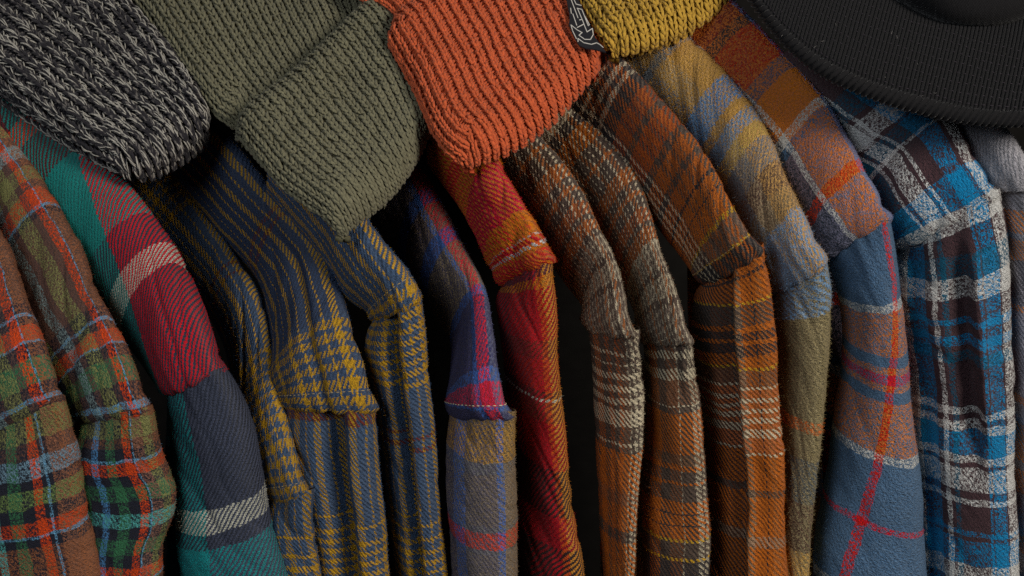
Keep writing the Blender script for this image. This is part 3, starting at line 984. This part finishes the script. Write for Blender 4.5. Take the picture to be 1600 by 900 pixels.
def waffle_legs(r, z=0.0017, purl_z=-0.0034):
    """half fisherman's rib: zigzag columns with pits between"""
    return [
        (leg(-.62, -.85, -.10, .75, -r, r * .5, z, r, -.10), even),
        (leg(.62, -.85, .10, .75, -r, r * .5, z, r, .10), even),
        (leg(-.60, .30, .60, .22, purl_z, purl_z, .0008, r * .9), lambda i, j: (i % 2 == 1)),
        (leg(-.30, -.55, -.18, .55, purl_z * .7, purl_z * .7, -.0004, r * .75, -.1), lambda i, j: (i % 2 == 1) & (j % 2 == 0)),
        (leg(.30, -.55, .18, .55, purl_z * .7, purl_z * .7, -.0004, r * .75, .1), lambda i, j: (i % 2 == 1) & (j % 2 == 1)),
    ]


def hat(label, loc):
    return thing('beanie', label, 'beanie', loc, 'knitted beanies laid on the shirts')


def piece(part, patch, ym, gm, parent, cols, rows, legs, seed, **kw):
    g = patch.ground(part, gm, parent)
    o, P = knit('stitches', patch, ym, g, cols, rows, legs, seed=seed, **kw)
    fuzz('fluff', P, ym, g, patch.n)
    return g


# grey marl beanie
gy = yarn('marled_yarn', (33, 31, 35), marl=((84, 80, 77), .22), var=.4)
gg = plain('marled_pit_shade', (22, 21, 24), .95, .1, .2)  # underlay darker than the yarn, paints shade into the gaps between stitches
front = (215, 280, .085)
h = hat('black and white marled knit beanie in the upper left corner', at_y(np.array(front[0]), np.array(front[1]), np.array(front[2])))
p2 = Patch([(-150, 40), (-60, -30), (60, -100)], [(212, 286), (285, 250), (338, 208)], [(-150, 40), (20, 170), (212, 286)], [(60, -100), (220, 60), (338, 208)],
           front, SLOPE, .012, 3, rise=-.012, puff=.002)
p1 = Patch([(-190, 10), (-80, -60), (70, -150)], [(205, 276), (280, 235), (338, 178)], [(-190, 10), (30, 152), (120, 222), (205, 276)], [(70, -150), (205, 10), (290, 110), (338, 178)],
           front, SLOPE, .022, 4, rise=.012, puff=.003)
light = yarn('pale_strand', (144, 140, 131), var=.35)


def strands(r):
    z = .0026
    return [
        (leg(-.60, -.95, -.06, .95, -.0002, .0010, z, r, -.05), even),
        (leg(.60, -.95, .06, .95, -.0002, .0010, z, r, .05), even),
        (leg(-.05, -.9, .10, 1.0, .0012, .0014, z * .9, r * .9, .10), even),
        (leg(-.45, .45, .35, -.55, -.0026, -.0022, .0012, r, .1), odd),
        (leg(.35, .30, -.25, -.75, -.0026, -.0020, .0012, r, -.1), odd),
    ]


for part, pt, sd in (('cuff_lining', p2, 5), ('cuff', p1, 6)):
    g = piece(part, pt, gy, gg, h, 24, 52, rib_legs(.0016, vlen=1.9, zk=.0020, purl_z=-.0034), sd, wavy=.05)
    knit('pale_strands', pt, light, g, 24, 44, strands(.00072), jit=.25, keep=.42, seed=sd + 50)

# olive beanie
oy = yarn('olive_yarn', (98, 95, 74), var=.45)
og = plain('olive_pit_shade', (76, 73, 54), .95, .1, .2)  # darkened underlay, so the pits of the waffle get shade by colour
front = (545, 352, -.005)
h = hat('olive green waffle knit beanie with folded cuff', at_y(np.array(front[0]), np.array(front[1]), np.array(front[2])))
p1 = Patch([(150, -70), (330, -140), (520, -60)], [(372, 215), (470, 160), (590, 30)], [(150, -70), (222, 15), (300, 132), (372, 215)], [(520, -60), (570, -20), (590, 30)],
           front, SLOPE, .020, 8, rise=-.016, puff=.005)
p2 = Patch([(364, 196), (470, 112), (590, -6)], [(534, 356), (618, 292), (676, 190)], [(362, 196), (440, 288), (534, 356)], [(590, -6), (648, 85), (676, 190)],
           front, SLOPE, .025, 9, rise=.026, puff=.003, corner=.14)
piece('crown', p1, oy, og, h, 48, 38, waffle_legs(.0015), 11)
piece('cuff', p2, oy, og, h, 40, 26, waffle_legs(.00155), 12)

# orange beanie
ry_ = yarn('orange_yarn', (176, 78, 38), var=.45)
rg = plain('orange_pit_shade', (160, 62, 30), .95, .1, .2)  # slightly darker underlay, shade between the ribs put into its colour
front = (745, 258, .012)
ohat = hat('burnt orange rib knit beanie with black woven label', at_y(np.array(front[0]), np.array(front[1]), np.array(front[2])))
p1 = Patch([(520, -110), (650, -190), (830, -140)], [(642, 62), (740, 40), (880, 0)], [(520, -110), (560, -10), (610, 25), (642, 62)], [(830, -140), (860, -60), (880, 0)],
           front, SLOPE, .020, 14, rise=.006, puff=.003)
p2 = Patch([(594, 42), (690, -10), (868, -60)], [(728, 258), (830, 214), (946, 92)], [(594, 42), (645, 130), (690, 222), (728, 258)], [(868, -60), (905, 10), (946, 92)],
           front, SLOPE, .024, 15, rise=.022, puff=.002, corner=.3)
piece('crown', p1, ry_, rg, ohat, 38, 36, rib_legs(.00145, vlen=1.75, knit_w=.9, purl_z=-.0024), 16)
ocuff = piece('cuff', p2, ry_, rg, ohat, 36, 38, rib_legs(.00145, vlen=1.75, zk=.0018, purl_z=-.0024, knit_w=.9), 17, jit=.16)
op2 = p2

# mustard beanie
my = yarn('mustard_yarn', (166, 130, 40), var=.40)
mg = plain('mustard_pit_shade', (96, 70, 18), .95, .1, .2)  # much darker underlay, shade of the pits painted in
front = (975, 86, .10)
h = hat('mustard yellow waffle knit beanie at the top edge', at_y(np.array(front[0]), np.array(front[1]), np.array(front[2])))
p1 = Patch([(850, -140), (960, -180), (1060, -170)], [(985, 92), (1060, 62), (1135, 10)], [(850, -140), (925, 10), (985, 92)], [(1060, -170), (1110, -60), (1135, 10)],
           front, SLOPE, .012, 18, rise=-.012, puff=.002)
p2 = Patch([(830, -130), (950, -180), (1090, -170)], [(958, 86), (1050, 56), (1158, -8)], [(830, -130), (900, 0), (958, 86)], [(1090, -170), (1130, -70), (1158, -8)],
           front, SLOPE, .022, 19, rise=.014, puff=.002)
piece('cuff_lining', p1, my, mg, h, 24, 26, waffle_legs(.0016), 20)
piece('cuff', p2, my, mg, h, 28, 26, waffle_legs(.0016), 21, wavy=.10)

# ------------------------------------------------------------------ woven label on the orange beanie
lab_mat = plain('label_weave', (30, 30, 34), .7, .25, .15, 900)
thr_mat = plain('label_thread', (176, 172, 164), .7, .2, .1, 900)
LP = [(245, -60), (420, -60), (430, 0), (530, 200), (610, 400), (700, 600), (745, 665), (820, 765), (872, 832), (770, 806), (660, 780), (550, 768), (450, 725), (385, 620), (335, 510), (288, 400), (300, 300), (285, 180), (255, 40)]
lab_n = norm(op2.n + np.array([.25, 0, 0]))
lab_p0 = op2.p0 + op2.n * (op2.T + .0075)


def lab(x, y):
    px = np.array([860 + x / 10.]); py = np.array([y / 10.])
    return at_plane(px, py, lab_p0, op2.n)[0]


cen = np.array([(430, 250)], float)
lv = [lab(*p) for p in LP]
nL = len(lv)
import bmesh
bm = bmesh.new()
th = op2.n * 0.0014
bv = [bm.verts.new(p) for p in lv]
tv = [bm.verts.new(p + th) for p in lv]
bm.faces.new(tv)
bm.faces.new(bv[::-1])
for k in range(nL):
    bm.faces.new((bv[k], bv[(k + 1) % nL], tv[(k + 1) % nL], tv[k]))
bmesh.ops.recalc_face_normals(bm, faces=bm.faces)
me = bpy.data.meshes.new('label')
bm.to_mesh(me); bm.free()
me.materials.append(lab_mat)
lo = bpy.data.objects.new('label', me)
COL.objects.link(lo)
lo.parent = ohat
lo.matrix_parent_inverse = ohat.matrix_basis.inverted()
strokes = [[(430, 300), (325, 20), (360, -5), (400, 85), (480, 105)],
           [(455, 332), (495, 325), (420, 150), (490, 168), (590, 422), (608, 405), (540, 280)],
           [(315, 150), (325, 230)], [(350, 240), (410, 415)],
           [(495, 325), (570, 520), (655, 465), (668, 560), (625, 638), (535, 636), (445, 572), (492, 530), (420, 490), (320, 410), (345, 500), (405, 625)],
           [(420, 450), (515, 400)],
           [(430, 672), (430, 622), (520, 688), (640, 714), (720, 690), (770, 715), (822, 762)],
           [(300, -60), (360, -5)]]
sv, sf = [], []
for st in strokes:
    pts = np.array([lab(*p) for p in st]) + th * 1.15
    for a, b in zip(pts[:-1], pts[1:]):
        ax = norm(b - a)
        sd = np.cross(op2.n, ax) * 0.00045
        zz = op2.n * 0.0003
        a2, b2 = a - ax * .0004, b + ax * .0004
        i0 = len(sv)
        sv += [a2 - sd, a2 + sd, b2 + sd, b2 - sd, a2 - sd * .7 + zz, a2 + sd * .7 + zz, b2 + sd * .7 + zz, b2 - sd * .7 + zz]
        sf += [(i0 + 4, i0 + 7, i0 + 6, i0 + 5), (i0, i0 + 3, i0 + 7, i0 + 4), (i0 + 1, i0 + 5, i0 + 6, i0 + 2), (i0, i0 + 4, i0 + 5, i0 + 1), (i0 + 3, i0 + 2, i0 + 6, i0 + 7), (i0, i0 + 1, i0 + 2, i0 + 3)]
o = mesh_object('lettering', np.array(sv), np.array(sf), thr_mat, lo, smooth=False)

# ------------------------------------------------------------------ corduroy cap
cap_mat = plain('black_corduroy', (0, 0, 0), .95, .15, .22, 700, (.013, .0126, .0138, 1))
cap_mat.node_tree.nodes['Principled BSDF'].inputs['Sheen Weight'].default_value = .22
cap_mat.node_tree.nodes['Principled BSDF'].inputs['Sheen Roughness'].default_value = .35
cap_thr = plain('cap_thread', (50, 45, 51), .7, .2)
front = (1450, 176, -.05)
cap = thing('cap', 'black corduroy cap with stitched brim in the upper right corner', 'cap', at_y(np.array(front[0]), np.array(front[1]), np.array(front[2])))
bp_ = Patch([(1190, -170), (1400, -200), (1700, -60)], [(1148, -60), (1172, -8), (1206, 40), (1262, 94), (1350, 141), (1450, 170), (1560, 185), (1680, 178)],
            [(1190, -170), (1160, -110), (1148, -60)], [(1700, -60), (1700, 60), (1680, 184)], front, math.radians(24), .0046, 25, rise=.012, puff=.0015, corner=.05)


def corduroy(name, patch, parent, wales, depth, slant, nu, nv, extra=2.3, edge=None):
    a, b = patch.span(extra)
    s, t = np.meshgrid(np.linspace(-a, a, nu), np.linspace(-b, b, nv))
    P, N = patch.frame(s, t)
    ph = (s / patch.Lu + slant * t / patch.Lu) * wales
    ph = ph + .12 * wob(s, t, 77, 6, 60, 90)
    w = np.abs(np.sin(math.pi * ph)) ** .7
    d = depth * w
    if edge is not None:          # rolled rim: deeper, wider wales and a sunk seam before it
        R = patch.T * 1.15
        k = np.clip((t - (patch.Lv / 2 - R * 1.3)) / (R * .5), 0, 1)
        w2 = np.abs(np.sin(math.pi * (s / patch.Lu + (.9) * t / patch.Lu) * wales * .62)) ** .8
        d = d * (1 - k) + (.0038 * w2 + .0001) * k
        d = d - .0016 * np.exp(-((t - (patch.Lv / 2 - R * 1.35)) / .0016) ** 2)
    P = P + N * d[..., None]
    return mesh_object(name, P.reshape(-1, 3), grid_faces(nv, nu)[:, ::-1], cap_mat, parent, np.stack([s, t], -1).reshape(-1, 2))


brim = corduroy('brim', bp_, cap, 100, .0026, .0, 1100, 170, edge=True)
R_ = bp_.T * 1.15
for k in range(8):
    tt = bp_.Lv / 2 - R_ * 1.75 - k * .0082
    s = np.linspace(-bp_.Lu / 2 + R_ * (2.5 + .9 * k), bp_.Lu / 2 - R_ * 1.5, 240)
    P, N = bp_.frame(s, np.full_like(s, tt) + .0006 * np.sin(s * 90 + k))
    V, F = capsule_rows(P + N * .0021, N, .0036, .0030, .00032)
    o = mesh_object('stitching', V, F, cap_thr, brim); o['kind'] = 'stuff'
cp = Patch([(1370, -120), (1500, -160), (1760, -120)], [(1400, -22), (1480, 18), (1560, 22), (1640, -2)], [(1370, -120), (1380, -60), (1400, -22)], [(1760, -120), (1700, -60), (1640, -2)],
           front, math.radians(24), .022, 26, rise=.034, puff=.001)
crown = corduroy('crown', cp, cap, 64, .0028, .9, 620, 130)
lm = plain('lint', (120, 116, 112), .9, .1)
for patch, par, nn in ((bp_, brim, 90), (cp, crown, 25)):
    a, b = patch.span(1.0)
    P, N = patch.frame(rng.uniform(-a, a, nn), rng.uniform(-b, b, nn))
    fuzz('lint', P + N * .0024, lm, par, patch.n, .0042)
